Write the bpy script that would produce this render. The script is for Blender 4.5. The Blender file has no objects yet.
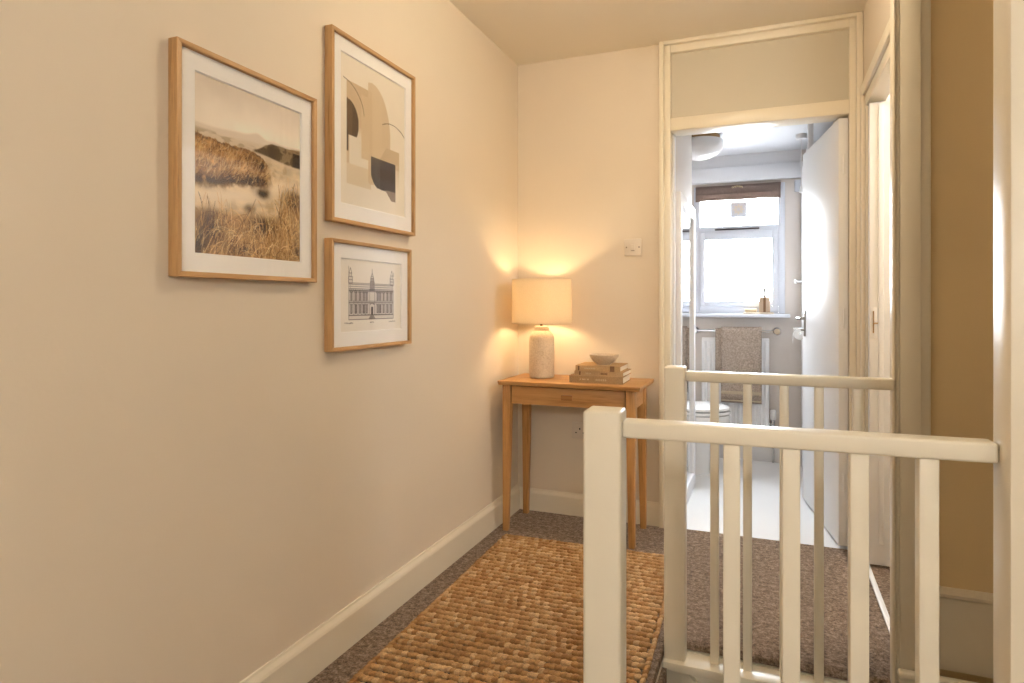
import bpy, bmesh, math, random
import numpy as np
from mathutils import Vector, Matrix
random.seed(7); np.random.seed(7)
scene = bpy.context.scene
COL = scene.collection

# ------------------------------------------------------------------ camera
FPX, VPX, HOR, CAMZ = 640.0, 770.0, 304.0, 1.11
YAW = math.atan((VPX - 512) / FPX)
cam_d = bpy.data.cameras.new('camera'); cam = bpy.data.objects.new('camera', cam_d); COL.objects.link(cam)
cam.location = (0, 0, CAMZ); cam.rotation_euler = (math.pi / 2, 0, YAW)
cam_d.sensor_width = 36.0; cam_d.lens = 36.0 * FPX / 1024.0
cam_d.shift_y = -(341.5 - HOR) / 1024.0
cam_d.clip_start = 0.02
scene.camera = cam

# ------------------------------------------------------------------ world, exposure
world = bpy.data.worlds.new('overcast_sky'); scene.world = world; world.use_nodes = True
bgn = world.node_tree.nodes['Background']
# overcast sky: zenith three times the horizon, dim ground below
wn = world.node_tree.nodes; wl = world.node_tree.links
wtc = wn.new('ShaderNodeTexCoord'); wsx = wn.new('ShaderNodeSeparateXYZ'); wrp = wn.new('ShaderNodeValToRGB'); wmr = wn.new('ShaderNodeMapRange')
wmr.inputs['From Min'].default_value = -1; wmr.inputs['From Max'].default_value = 1
wl.new(wtc.outputs['Generated'], wsx.inputs[0]); wl.new(wsx.outputs['Z'], wmr.inputs['Value']); wl.new(wmr.outputs[0], wrp.inputs[0])
we = wrp.color_ramp.elements
we[0].position = 0.0; we[0].color = (.09, .088, .08, 1)
we[1].position = 1.0; we[1].color = (.80, .91, 1.0, 1)
for p_, c_ in ((.47, (.10, .098, .09, 1)), (.50, (.30, .32, .34, 1))):
    e_ = we.new(p_); e_.color = c_
wl.new(wrp.outputs[0], bgn.inputs[0]); bgn.inputs[1].default_value = 106.0
vs = scene.view_settings
vs.view_transform = 'Standard'; vs.look = 'None'; vs.exposure = 0.0; vs.gamma = 1.0; vs.use_curve_mapping = False

CEIL_LAMP = 56.0      # landing ceiling lamp radiance
FILL_LIGHT = 188.0      # added fill globe behind the camera, brightens the near landing
ROOM_FILL = 120.0      # added globe out of sight, brightens the side room and far carpet
BULB = 112.0          # table lamp bulb radiance

def portal(name, loc, rot, sx, sy):
    l = bpy.data.lights.new(name, 'AREA'); l.shape = 'RECTANGLE'; l.size = sx; l.size_y = sy
    l.cycles.is_portal = True
    o = bpy.data.objects.new(name, l); COL.objects.link(o); o.location = loc; o.rotation_euler = rot
    return o
portal('bathroom_window_portal', (-.21, 4.99, 1.53), (-math.pi/2, 0, 0), .62, .87)

# ------------------------------------------------------------------ materials
def lin(c):
    return tuple(((v/255.)/12.92 if v/255. <= .04045 else ((v/255.+.055)/1.055)**2.4) for v in c)

class NT:
    def __init__(s, name):
        s.m = bpy.data.materials.new(name); s.m.use_nodes = True
        s.t = s.m.node_tree; s.n = s.t.nodes; s.p = s.n['Principled BSDF']; s.out = s.n['Material Output']
    def node(s, typ, **kw):
        n = s.n.new(typ)
        for k, v in kw.items():
            if k.startswith('i_'):
                key = k[2:]; key = int(key) if key.isdigit() else key
                n.inputs[key].default_value = v
            else: setattr(n, k, v)
        return n
    def link(s, a, b): s.t.links.new(a, b)
    def coord(s, kind='Object', scale=(1, 1, 1), rot=(0, 0, 0)):
        c = s.node('ShaderNodeTexCoord'); m = s.node('ShaderNodeMapping')
        m.inputs['Scale'].default_value = scale; m.inputs['Rotation'].default_value = rot
        s.link(c.outputs[kind], m.inputs[0]); return m.outputs[0]
    def noise(s, vec, scale, detail=3, rough=.5):
        n = s.node('ShaderNodeTexNoise'); n.inputs['Scale'].default_value = scale
        n.inputs['Detail'].default_value = detail; n.inputs['Roughness'].default_value = rough
        s.link(vec, n.inputs['Vector']); return n.outputs['Fac']
    def ramp(s, fac, stops):
        r = s.node('ShaderNodeValToRGB'); e = r.color_ramp.elements
        mxp = max(p for p, c in stops)
        if mxp > 1:
            dv = s.node('ShaderNodeMath', operation='DIVIDE'); s.link(fac, dv.inputs[0]); dv.inputs[1].default_value = mxp; fac = dv.outputs[0]
            stops = [(p/mxp, c) for p, c in stops]
        while len(e) < len(stops): e.new(.5)
        for i, (p, c) in enumerate(stops): e[i].position = p; e[i].color = (*c, 1)
        s.link(fac, r.inputs[0]); return r.outputs[0]
    def bump(s, fac, strength=.2, dist=.002):
        b = s.node('ShaderNodeBump'); b.inputs['Strength'].default_value = strength; b.inputs['Distance'].default_value = dist
        s.link(fac, b.inputs['Height']); s.link(b.outputs[0], s.p.inputs['Normal'])

def paint(name, rgb, rough=.55, var=.03, bump=.05, bscale=60, coat=0, spec=.5):
    t = NT(name); c = lin(rgb); v = t.coord()
    f = t.noise(v, 2.2, 4)
    lo = tuple(x*(1-var) for x in c); hi = tuple(min(1, x*(1+var)) for x in c)
    t.link(t.ramp(f, [(.3, lo), (.7, hi)]), t.p.inputs['Base Color'])
    t.p.inputs['Roughness'].default_value = rough
    t.p.inputs['Specular IOR Level'].default_value = spec
    if coat: t.p.inputs['Coat Weight'].default_value = coat; t.p.inputs['Coat Roughness'].default_value = .12
    if bump: t.bump(t.noise(v, bscale, 3), bump, .002)
    return t.m

def metal(name, rgb, rough=.25):
    t = NT(name); t.p.inputs['Base Color'].default_value = (*lin(rgb), 1)
    t.p.inputs['Metallic'].default_value = 1; v = t.coord()
    t.link(t.ramp(t.noise(v, 40), [(.2, (rough*.8,)*3), (.8, (rough*1.2,)*3)]), t.p.inputs['Roughness'])
    return t.m

def wood(name, dark, light, scale=1.0, axis='X', rough=.45):
    t = NT(name)
    sc = {'X': (1.2, 22, 22), 'Y': (22, 1.2, 22), 'Z': (22, 22, 1.2)}[axis]
    v = t.coord(scale=tuple(q*scale for q in sc))
    f1 = t.noise(v, 2.0, 6, .62)
    v2 = t.coord(scale=tuple(q*scale*6 for q in sc)); f2 = t.noise(v2, 2.0, 3)
    mx = t.node('ShaderNodeMath', operation='MULTIPLY_ADD'); t.link(f2, mx.inputs[0]); mx.inputs[1].default_value = .3
    t.link(f1, mx.inputs[2])
    t.link(t.ramp(mx.outputs[0], [(.42, lin(dark)), (.62, lin(light)), (.85, lin(tuple(min(255, q+10) for q in light)))]), t.p.inputs['Base Color'])
    t.p.inputs['Roughness'].default_value = rough
    t.bump(mx.outputs[0], .12, .001)
    return t.m

def carpet_mat(name, a, b, c):
    t = NT(name); v = t.coord()
    f = t.noise(v, 120, 4, .8); g = t.noise(v, 48, 4, .7)
    mx = t.node('ShaderNodeMath', operation='MULTIPLY_ADD'); t.link(g, mx.inputs[0]); mx.inputs[1].default_value = .9
    t.link(f, mx.inputs[2])
    t.link(t.ramp(mx.outputs[0], [(.76, lin(a)), (.95, lin(b)), (1.12, lin(c))]), t.p.inputs['Base Color'])
    t.p.inputs['Roughness'].default_value = .95; t.p.inputs['Specular IOR Level'].default_value = .1
    t.p.inputs['Sheen Weight'].default_value = .15
    t.bump(mx.outputs[0], 1.0, .02)
    return t.m

def emit(name, rgb, strength):
    t = NT(name); e = t.node('ShaderNodeEmission'); e.inputs[0].default_value = (*rgb, 1); e.inputs[1].default_value = strength
    t.link(e.outputs[0], t.out.inputs['Surface']); return t.m

def glass_pane(name, refl=.06, tint=(1, 1, 1), rough=.02, frost=0.0):
    t = NT(name); tr = t.node('ShaderNodeBsdfTransparent'); tr.inputs[0].default_value = (*tint, 1)
    gl = t.node('ShaderNodeBsdfGlossy'); gl.inputs['Roughness'].default_value = rough
    m = t.node('ShaderNodeMixShader'); m.inputs[0].default_value = refl
    src = tr.outputs[0]
    if frost:
        tl = t.node('ShaderNodeBsdfTranslucent'); m2 = t.node('ShaderNodeMixShader'); m2.inputs[0].default_value = frost
        t.link(src, m2.inputs[1]); t.link(tl.outputs[0], m2.inputs[2]); src = m2.outputs[0]
    t.link(src, m.inputs[1]); t.link(gl.outputs[0], m.inputs[2]); t.link(m.outputs[0], t.out.inputs['Surface'])
    return t.m

def cloth(name, a, b, scale=260, rough=.9, transl=0, bumpd=.003):
    t = NT(name); v = t.coord(); f = t.noise(v, scale, 3, .7)
    col = t.ramp(f, [(.35, lin(a)), (.65, lin(b))])
    t.link(col, t.p.inputs['Base Color']); t.p.inputs['Roughness'].default_value = rough
    t.p.inputs['Specular IOR Level'].default_value = .1; t.bump(f, .5, bumpd)
    if transl:
        tl = t.node('ShaderNodeBsdfTranslucent'); t.link(col, tl.inputs[0]); m = t.node('ShaderNodeMixShader')
        m.inputs[0].default_value = transl; t.link(t.p.outputs[0], m.inputs[1]); t.link(tl.outputs[0], m.inputs[2])
        t.link(m.outputs[0], t.out.inputs['Surface'])
    return t.m

def vcol(name, rough=.6):
    t = NT(name); a = t.node('ShaderNodeVertexColor', layer_name='Col')
    t.link(a.outputs[0], t.p.inputs['Base Color']); t.p.inputs['Roughness'].default_value = rough
    t.p.inputs['Specular IOR Level'].default_value = .3
    return t.m

M = {}
M['wall'] = paint('cream_wall_paint', (230, 216, 196), .7, .015, .12, 90, spec=.3)
M['ceil'] = paint('ceiling_paint', (238, 229, 213), .8, .01, .08, 70, spec=.2)
M['trim'] = paint('cream_gloss_paint', (236, 225, 204), .32, .02, .05, 25)
M['post'] = paint('cream_satin_paint', (239, 230, 211), .3, .02, .06, 25)
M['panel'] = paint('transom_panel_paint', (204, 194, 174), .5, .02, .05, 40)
M['white'] = paint('white_gloss_paint', (240, 239, 240), .45, .01, .02, 20, spec=.4)
M['tan'] = paint('tan_wall_paint', (236, 210, 164), .7, .015, .12, 90, spec=.3)
M['upvc'] = paint('white_window_plastic', (208, 211, 220), .3, .005, 0)
M['bathwall'] = paint('bathroom_beige_paint', (214, 205, 198), .6, .01, .06, 60)
M['bathceil'] = paint('bathroom_white_paint', (230, 231, 235), .6, .01, .05, 60)
M['cer'] = paint('white_sanitary_ceramic', (236, 234, 232), .08, .003, 0)
M['lino'] = paint('cream_vinyl_floor', (241, 240, 240), .32, .02, .04, 30)
M['carpet'] = carpet_mat('taupe_carpet', (98, 76, 60), (158, 132, 110), (204, 180, 157))
M['oak'] = wood('oak_wood', (150, 101, 52), (194, 144, 86), 1.0, 'X')
M['oakz'] = wood('oak_wood_upright', (150, 101, 52), (194, 144, 86), 1.0, 'Z')
M['framez'] = wood('light_oak_frame_upright', (150, 108, 64), (190, 148, 98), 1.5, 'Z')
M['framey'] = wood('light_oak_frame', (150, 108, 64), (190, 148, 98), 1.5, 'Y')
M['pull'] = wood('shaded_oak_pull', (120, 76, 36), (158, 108, 58), 1.5, 'X')  # oak darkened to stand in for the shadow at the drawer pull
M['pump'] = paint('grey_pump_plastic', (120, 114, 110), .4, .01, 0)
M['mat'] = paint('white_mount_board', (252, 249, 246), .85, .008, .05, 200, spec=.1)
M['print'] = vcol('printed_paper', .7)
M['pglass'] = glass_pane('picture_glass', .035)
M['wglass'] = glass_pane('frosted_window_glass', .04, (1, 1, 1), .1, .25)
M['mirror'] = metal('mirror_silver', (238, 240, 243), .02)
M['chrome'] = metal('chrome', (205, 205, 205), .12)
M['steel'] = metal('brushed_steel', (165, 158, 150), .3)
M['dark'] = paint('dark_slot_and_shade', (40, 30, 24), .7, .02, 0)
M['brass'] = metal('aged_brass', (150, 120, 80), .35)
M['plastic'] = paint('white_switch_plastic', (226, 213, 196), .35, .005, 0)
M['towel'] = cloth('taupe_towel', (136, 121, 110), (182, 165, 150), 110, bumpd=.008)
M['towelband'] = cloth('pale_towel_band', (176, 160, 138), (192, 174, 150), 500)
M['blind'] = cloth('brown_blind_fabric', (130, 114, 108), (156, 138, 128), 240, transl=.45)
M['linen'] = cloth('linen_lampshade', (232, 216, 188), (244, 232, 208), 420, transl=.33, bumpd=.001)
M['bookA'] = cloth('brown_grey_book_cloth', (150, 122, 90), (178, 150, 114), 300)
M['bookB'] = cloth('taupe_book_cloth', (176, 146, 110), (200, 170, 132), 300)
M['bookC'] = cloth('tan_book_cloth', (178, 146, 106), (200, 168, 126), 300)
M['label'] = paint('dark_tan_spine_label', (112, 80, 50), .6, .02, 0)
M['foil'] = paint('pale_spine_lettering', (196, 176, 144), .5, .02, 0)
M['bulb'] = emit('warm_bulb_glow', (1.0, .73, .41), BULB)
M['ceiling_glow'] = emit('warm_ceiling_lamp_glow', (1.0, .84, .61), CEIL_LAMP)
M['fill_glow'] = emit('neutral_fill_glow', (.92, .96, .98), FILL_LIGHT)
M['room_fill_glow'] = emit('cool_room_fill_glow', (.95, .97, 1.0), ROOM_FILL)

def pages_mat():
    t = NT('book_page_edges'); v = t.coord(scale=(1, 1, 900)); f = t.noise(v, 1, 2)
    t.link(t.ramp(f, [(.3, lin((232, 218, 196))), (.7, lin((250, 242, 226)))]), t.p.inputs['Base Color'])
    t.p.inputs['Roughness'].default_value = .9; return t.m
M['pages'] = pages_mat()

def stoneware():
    t = NT('speckled_stoneware'); v = t.coord(); f = t.noise(v, 130, 5, .75); g = t.noise(v, 14, 3)
    mx = t.node('ShaderNodeMath', operation='MULTIPLY_ADD'); t.link(g, mx.inputs[0]); mx.inputs[1].default_value = .5; t.link(f, mx.inputs[2])
    t.link(t.ramp(mx.outputs[0], [(.5, lin((182, 160, 134))), (.72, lin((206, 188, 164))), (.95, lin((222, 206, 182)))]), t.p.inputs['Base Color'])
    t.p.inputs['Roughness'].default_value = .75; t.bump(f, .5, .003); return t.m
M['stone'] = stoneware()

def jute():
    t = NT('jute_fibre'); v = t.coord()
    oi = t.node('ShaderNodeAttribute', attribute_name='Col')
    fib = t.noise(t.coord(scale=(1, 4, 4)), 160, 3, .7)
    c = t.ramp(fib, [(.3, (.55, .52, .47)), (.7, (1.15, 1.12, 1.08))])
    mx = t.node('ShaderNodeMix', data_type='RGBA', blend_type='MULTIPLY'); mx.inputs[0].default_value = 1
    t.link(oi.outputs['Color'], mx.inputs[6]); t.link(c, mx.inputs[7])
    t.link(mx.outputs[2], t.p.inputs['Base Color']); t.p.inputs['Roughness'].default_value = .75
    t.p.inputs['Specular IOR Level'].default_value = .25; t.bump(fib, .5, .003)
    return t.m
M['jute'] = jute()

# ------------------------------------------------------------------ helpers
def box(bm, x0, x1, y0, y1, z0, z1):
    vv = [bm.verts.new(p) for p in ((x0,y0,z0),(x1,y0,z0),(x1,y1,z0),(x0,y1,z0),(x0,y0,z1),(x1,y0,z1),(x1,y1,z1),(x0,y1,z1))]
    for f in ((0,3,2,1),(4,5,6,7),(0,1,5,4),(1,2,6,5),(2,3,7,6),(3,0,4,7)): bm.faces.new([vv[i] for i in f])
    return vv

def prism(bm, pts0, pts1):
    """closed loft between two equal polygons"""
    a = [bm.verts.new(p) for p in pts0]; b = [bm.verts.new(p) for p in pts1]; n = len(a)
    bm.faces.new(a[::-1]); bm.faces.new(b)
    for i in range(n): bm.faces.new((a[i], a[(i+1) % n], b[(i+1) % n], b[i]))

def lathe(bm, prof, c=(0, 0, 0), seg=40, axis='Z', cap0=True, cap1=True):
    rings = []
    for r, h in prof:
        ring = []
        for k in range(seg):
            t = 2*math.pi*k/seg; a, b = r*math.cos(t), r*math.sin(t)
            p = {'Z': (a, b, h), 'X': (h, a, b), 'Y': (b, h, a)}[axis]
            ring.append(bm.verts.new((c[0]+p[0], c[1]+p[1], c[2]+p[2])))
        rings.append(ring)
    for i in range(len(rings)-1):
        for k in range(seg):
            bm.faces.new((rings[i][k], rings[i][(k+1) % seg], rings[i+1][(k+1) % seg], rings[i+1][k]))
    if cap0: bm.faces.new(rings[0][::-1])
    if cap1: bm.faces.new(rings[-1])

def loft(bm, rings, cap0=True, cap1=True):
    R = [[bm.verts.new(p) for p in r] for r in rings]; n = len(R[0])
    for i in range(len(R)-1):
        for k in range(n): bm.faces.new((R[i][k], R[i][(k+1) % n], R[i+1][(k+1) % n], R[i+1][k]))
    if cap0: bm.faces.new(R[0][::-1])
    if cap1: bm.faces.new(R[-1])

def tube(bm, p0, p1, r, seg=14):
    p0, p1 = Vector(p0), Vector(p1); d = (p1-p0).normalized()
    u = d.orthogonal().normalized(); w = d.cross(u)
    loft(bm, [[tuple(p + r*(math.cos(t)*u + math.sin(t)*w)) for t in [2*math.pi*k/seg for k in range(seg)]] for p in (p0, p1)])

def mk(name, bm, mat, parent=None, bevel=0, seg=2, smooth=False):
    bmesh.ops.recalc_face_normals(bm, faces=bm.faces)
    if bevel: bmesh.ops.bevel(bm, geom=list(bm.edges), offset=bevel, segments=seg, affect='EDGES', profile=.5, clamp_overlap=True)
    me = bpy.data.meshes.new(name); bm.to_mesh(me); bm.free()
    if smooth or bevel:
        me.polygons.foreach_set('use_smooth', [True]*len(me.polygons))
    o = bpy.data.objects.new(name, me); COL.objects.link(o); me.materials.append(mat)
    if smooth or bevel:
        try: me.set_sharp_from_angle(angle=math.radians(38))
        except Exception: pass
    if parent: o.parent = parent
    return o

def bx(name, dims, mat, parent=None, bevel=0, seg=2):
    bm = bmesh.new()
    if isinstance(dims[0], (tuple, list)):
        for d in dims: box(bm, *d)
    else: box(bm, *dims)
    return mk(name, bm, mat, parent, bevel, seg)

def empty(name, loc, rz=0):
    o = bpy.data.objects.new(name, None); COL.objects.link(o); o.location = loc; o.rotation_euler = (0, 0, rz)
    o.empty_display_size = .05; return o

def tag(o, label, cat, group=None, kind=None):
    o['label'] = label; o['category'] = cat
    if group: o['group'] = group
    if kind: o['kind'] = kind
    return o
def struct(o, label, cat): return tag(o, label, cat, kind='structure')

LX, BY, CZ = -1.275, 3.25, 2.41
# ------------------------------------------------------------------ shell: floors, ceilings, walls
def floor_obj():
    bm = bmesh.new()
    box(bm, LX, -.32, -1.6, BY, -.03, 0)
    box(bm, -.32, 1.3, -1.6, 1.17, -.03, 0)
    # far landing with a rounded carpet nose at its stair edge
    prof = [(BY, 0), (BY, -.03), (2.178, -.03)]
    for k in range(7):
        t = -math.pi/2 + k*math.pi/6*1.0
        prof.append((2.18 - .015*math.cos(t) - 0, -.015 + .015*math.sin(t)))
    prism(bm, [(-.32, y, z) for y, z in prof], [(.385, y, z) for y, z in prof])
    return mk('floor', bm, M['carpet'])
struct(floor_obj(), 'taupe cut-pile carpet on the landing floor', 'floor')
struct(bx('floor', (.385, 2.0, 2.27, 3.12, -.03, 0), M['carpet']), 'taupe carpet in the room through the right doorway', 'floor')
struct(bx('floor', [(LX, -.33, -1.6, BY, -.25, -.03), (-.33, 1.3, -1.6, 1.165, -.25, -.03)], M['trim']), 'boards under the landing carpet', 'floor')
struct(bx('floor', (-1.1, .345, BY, 4.87, -.03, -.002), M['lino']), 'pale cream vinyl floor in the bathroom', 'floor')
struct(bx('ceiling', (-1.4, 2.4, -1.7, 3.35, CZ, CZ+.08), M['ceil']), 'cream painted ceiling over the landing', 'ceiling')
struct(bx('ceiling', (-1.1, .345, 3.35, 4.87, 2.18, 2.28), M['bathceil']), 'white bathroom ceiling', 'ceiling')

struct(bx('wall_left', (LX-.1, LX, -1.7, 3.35, -.03, CZ), M['wall']), 'long cream wall hung with three framed pictures', 'wall')
struct(bx('wall_back', (LX, -.511, BY, 3.35, -.03, CZ), M['wall']), 'cream end wall behind the lamp table', 'wall')
struct(bx('wall_right', [(.385, .455, 2.37, BY, 2.02, CZ), (.385, .455, 3.165, 3.35, -.03, 2.02), (.385, .455, BY, 3.35, 2.02, CZ), (.385, .43, 2.19, 2.37, -.4, CZ)], M['wall']), 'cream wall around the right-hand doorway', 'wall')
struct(bx('wall_stair', (.43, 2.3, 2.19, 2.27, -2.4, CZ), M['tan']), 'tan wall rising beside the stairwell', 'wall')
struct(bx('wall_near', (.335, 2.3, 1.173, 1.255, -2.4, CZ), M['trim'], bevel=.004), 'cream painted wall end at the right edge of the view', 'wall')
struct(bx('wall_stairwell_end', (2.3, 2.4, 1.1, 2.3, -2.4, CZ), M['wall']), 'end wall of the stairwell', 'wall')
struct(bx('wall_near_right', (1.3, 1.4, -1.7, 1.173, -.03, CZ), M['wall']), 'side wall behind the camera', 'wall')
struct(bx('wall_rear', (LX, 1.3, -1.7, -1.6, -.03, CZ), M['wall']), 'rear wall behind the camera', 'wall')
# room beyond the right doorway
struct(bx('wall_side_room_back', (.455, 2.0, 3.12, 3.2, -.03, CZ), M['white']), 'white wall of the room through the right doorway', 'wall')
struct(bx('wall_side_room_right', (2.0, 2.1, 2.27, 3.2, -.03, CZ), M['wall']), 'end wall of the room through the right doorway', 'wall')
# bathroom
struct(bx('wall_bathroom_left', [(-1.1, -.45, 3.35, 4.1, -.03, 2.18), (-1.2, -1.1, 3.35, 4.97, -.03, 2.28)], M['bathwall']), 'beige bathroom wall behind the tall mirror', 'wall')
struct(bx('wall_bathroom_right', (.345, .44, 3.35, 4.97, -.03, 2.28), M['bathwall']), 'beige bathroom wall behind the open door', 'wall')
WX0, WX1, WZ0, WZ1, WY = -.518, .097, 1.042, 1.962, 4.87
struct(bx('wall_bathroom_window', [(-1.1, .345, WY, 5.0, -.03, WZ0), (-1.1, .345, WY, 5.0, WZ1, 2.28), (-1.1, WX0, WY, 5.0, WZ0, WZ1), (WX1, .345, WY, 5.0, WZ0, WZ1)], M['bathwall']), 'beige bathroom wall around the window', 'wall')
struct(bx('trim_11', (-1.1, .2, 4.862, 4.87, 2.09, 2.18), M['bathceil']), 'white band between bathroom ceiling and window board', 'trim')
struct(bx('trim_1', (-1.1, .2, 4.835, 4.87, 1.985, 2.09), M['bathceil'], bevel=.003), 'white board above the bathroom window', 'trim')
struct(bx('baseboard_bathroom', (-1.1, .2, 4.855, 4.87, -.002, .1), M['white'], bevel=.003), 'white skirting under the bathroom radiator', 'baseboard')

# skirting boards
def skirting(name, a, b, nrm, h=.125, t=.018, z=0, mat='trim', label=''):
    """a->b along the wall foot, nrm points into the room"""
    prof = [(0, 0), (t, 0), (t, h*.80), (t*.85, h*.86), (t*.45, h*.95), (t*.35, h), (0, h)]
    bm = bmesh.new()
    P = lambda q: [(q[0]+nrm[0]*d, q[1]+nrm[1]*d, z+hh) for d, hh in prof]
    prism(bm, P(a), P(b)); return struct(mk(name, bm, M[mat]), label, 'baseboard')
skirting('baseboard_left', (LX, -1.6), (LX, BY-.018), (1, 0), .13, label='cream skirting board along the picture wall')
skirting('baseboard_back', (LX, BY), (-.512, BY), (0, -1), .115, label='cream skirting board behind the lamp table')
skirting('baseboard_side_room', (.50, 3.12), (1.9, 3.12), (0, -1), .09, mat='white', label='white skirting board in the right-hand room')

# stairwell trims
struct(bx('trim_2', (-.32, .33, 2.075, 2.165, -.06, -.03), M['post'], bevel=.006), 'cream nosing board under the edge of the landing carpet', 'trim')
struct(bx('trim_3', [(-.32, .43, 2.105, 2.17, -2.4, -.06), (-.32, .36, 2.165, 2.3, -.06, -.03)], M['post']), 'cream fascia below the landing edge', 'trim')
def string():
    bm = bmesh.new()
    z0 = -.03
    pts = [(-.262, z0), (-.235, z0-.0), (2.2, z0-2.25), (2.2, z0-2.37), (-.262, z0-.14)]
    pts = [(-.262, -.062), (-.24, -.062), (2.0, -2.1), (2.0, -2.22), (-.262, -.17)]
    prism(bm, [(x, 2.085, z) for x, z in pts], [(x, 2.105, z) for x, z in pts])
    return mk('trim_4', bm, M['post'])
struct(string(), 'sloping cream stair string below the landing edge', 'trim')
struct(bx('trim_5', [(-.33, -.32, 1.17, 2.165, -2.4, -.03), (-.32, .335, 1.14, 1.17, -2.4, -.03)], M['post']), 'fascia closing the stairwell below the landing', 'trim')
st = empty('stair_flight', (-.32, 1.67, -2.4)); struct(st, 'carpeted stairs going down between the two balustrades', 'stairs')
for i in range(11):
    bx('step', (i*.215, (i+1)*.215+.02, -.40, .405, 2.4-.2*(i+1)-.05, 2.4-.2*(i+1)), M['carpet'], st, .008)
    bx('riser', (i*.215+.0, i*.215+.015, -.40, .405, 2.4-.2*(i+1), 2.4-.2*i-.05), M['carpet'], st)
struct(bx('floor', (-.4, 2.4, 1.1, 2.3, -2.5, -2.4), M['carpet']), 'hall floor at the foot of the stairs', 'floor')

# corner post with moulded casing where the far rail ends
cp = empty('trim_6', (.33, 2.14, -.03)); struct(cp, 'cream moulded casing at the corner where the far handrail ends', 'trim')
bm = bmesh.new(); prof = [(0, .04), (0, .006), (.002, .002), (.005, 0), (.008, .001), (.010, .005), (.0105, .009), (.0125, .007), (.016, .006), (.0195, .008), (.0195, .04)]
prism(bm, [(x, y, -.4) for x, y in prof], [(x, y, 2.44) for x, y in prof]); mk('casing_bead', bm, M['trim'], cp)
bx('casing_board', (.02, .072, .003, .05, -.4, 2.44), M['trim'], cp, .002)
bx('casing_strip', (.072, .1, .022, .05, -.4, 2.44), M['trim'], cp, .002)
# stair-wall dado: tall skirting with moulded cap, string capping under it
wsk = empty('baseboard_stair', (.43, 2.19, 0)); struct(wsk, 'tall cream skirting with rounded cap on the stairwell wall', 'baseboard')
bx('skirting_board', (0, 1.87, -.012, 0, .055, .262), M['trim'], wsk)
bm = bmesh.new(); prof = [(0, .262), (-.014, .262), (-.02, .268), (-.02, .276), (-.014, .284), (-.006, .29), (0, .291)]
prism(bm, [(0, y, z) for y, z in prof], [(1.87, y, z) for y, z in prof]); mk('skirting_cap', bm, M['trim'], wsk)
stc = empty('trim_7', (.342, 2.118, 0)); struct(stc, 'cream string board with rounded end at the foot of the corner casing', 'trim')
bx('string_cap', (0, 1.95, -.006, .02, .038, .058), M['post'], stc, .006, 3)
bx('string_board', (.004, 1.95, 0, .02, -.4, .038), M['trim'], stc)
# right doorway: casing, lining, threshold
dr = empty('trim_8', (.385, 3.165, 0)); struct(dr, 'cream casing and lining of the right-hand doorway', 'trim')
bx('architrave_upright', (-.014, 0, 0, .06, 0, 2.07), M['trim'], dr, .003)
bx('architrave_head', (-.014, 0, -.80, .0, 2.02, 2.07), M['trim'], dr, .003)
bx('lining_upright', (.0, .07, -.025, 0, 0, 1.97), M['trim'], dr, .002)
bx('lining_stop', (.03, .05, -.037, -.025, 0, 1.97), M['trim'], dr)
bx('lining_head', (.0, .07, -.795, 0, 1.97, 2.02), M['trim'], dr, .002)
bx('lining_upright', (.0, .07, -.795, -.775, 0, 1.97), M['white'], dr, .002)
tag(bx('threshold_strip', (.372, .392, 2.37, 3.13, 0, .008), M['white'], bevel=.003), 'narrow white threshold strip across the right-hand doorway', 'threshold')
d2 = empty('door_2', (.462, 3.07, 0)); struct(d2, 'white panelled door standing open in the right-hand room', 'door')
bx('door_leaf', (-.073, .68, 0, .035, .012, 1.96), M['white'], d2, .002)
bx('door_stile', (-.04, -.02, -.006, 0, .1, 1.95), M['white'], d2, .002)
lt = empty('door_latch', (.403, 3.07, 1.03)); tag(lt, 'small thumb latch on the white door in the right-hand room', 'door latch')
bx('back_plate', (-.014, .014, -.004, 0, -.065, .065), M['white'], lt, .001)
bx('bolt', (-.002, .002, -.010, -.004, -.042, .05), M['brass'], lt)
bx('lever', (-.003, .016, -.016, -.010, -.004, .002), M['brass'], lt, .001)

# bathroom doorway with transom panel
d1 = empty('door_1', (-.511, BY, 0)); struct(d1, 'bathroom doorway: cream frame with fixed panel above and white door standing open', 'door')
FX = lambda a: a + .511
def dbx(n, x0, x1, y0, y1, z0, z1, m='trim', b=.003, par=d1): return bx(n, (FX(x0), FX(x1), y0-BY, y1-BY, z0, z1), M[m], par, b)
dbx('frame_upright', -.511, -.488, 3.215, 3.35, 0, CZ)
dbx('frame_upright', -.488, -.457, 3.235, 3.35, 0, CZ)
dbx('frame_upright', .331, .358, 3.235, 3.35, 0, CZ)
dbx('frame_upright', .358, .384, 3.215, 3.35, 0, CZ)
dbx('frame_transom', -.457, .331, 3.23, 3.35, 1.966, 2.03)
dbx('frame_head', -.457, .331, 3.235, 3.35, 2.355, 2.392)
dbx('frame_head', -.488, .358, 3.215, 3.35, 2.392, CZ)
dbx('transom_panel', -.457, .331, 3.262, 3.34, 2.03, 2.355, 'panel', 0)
dbx('lining_stop', -.457, -.447, 3.30, 3.35, 0, 1.966, 'white', .002)
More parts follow.
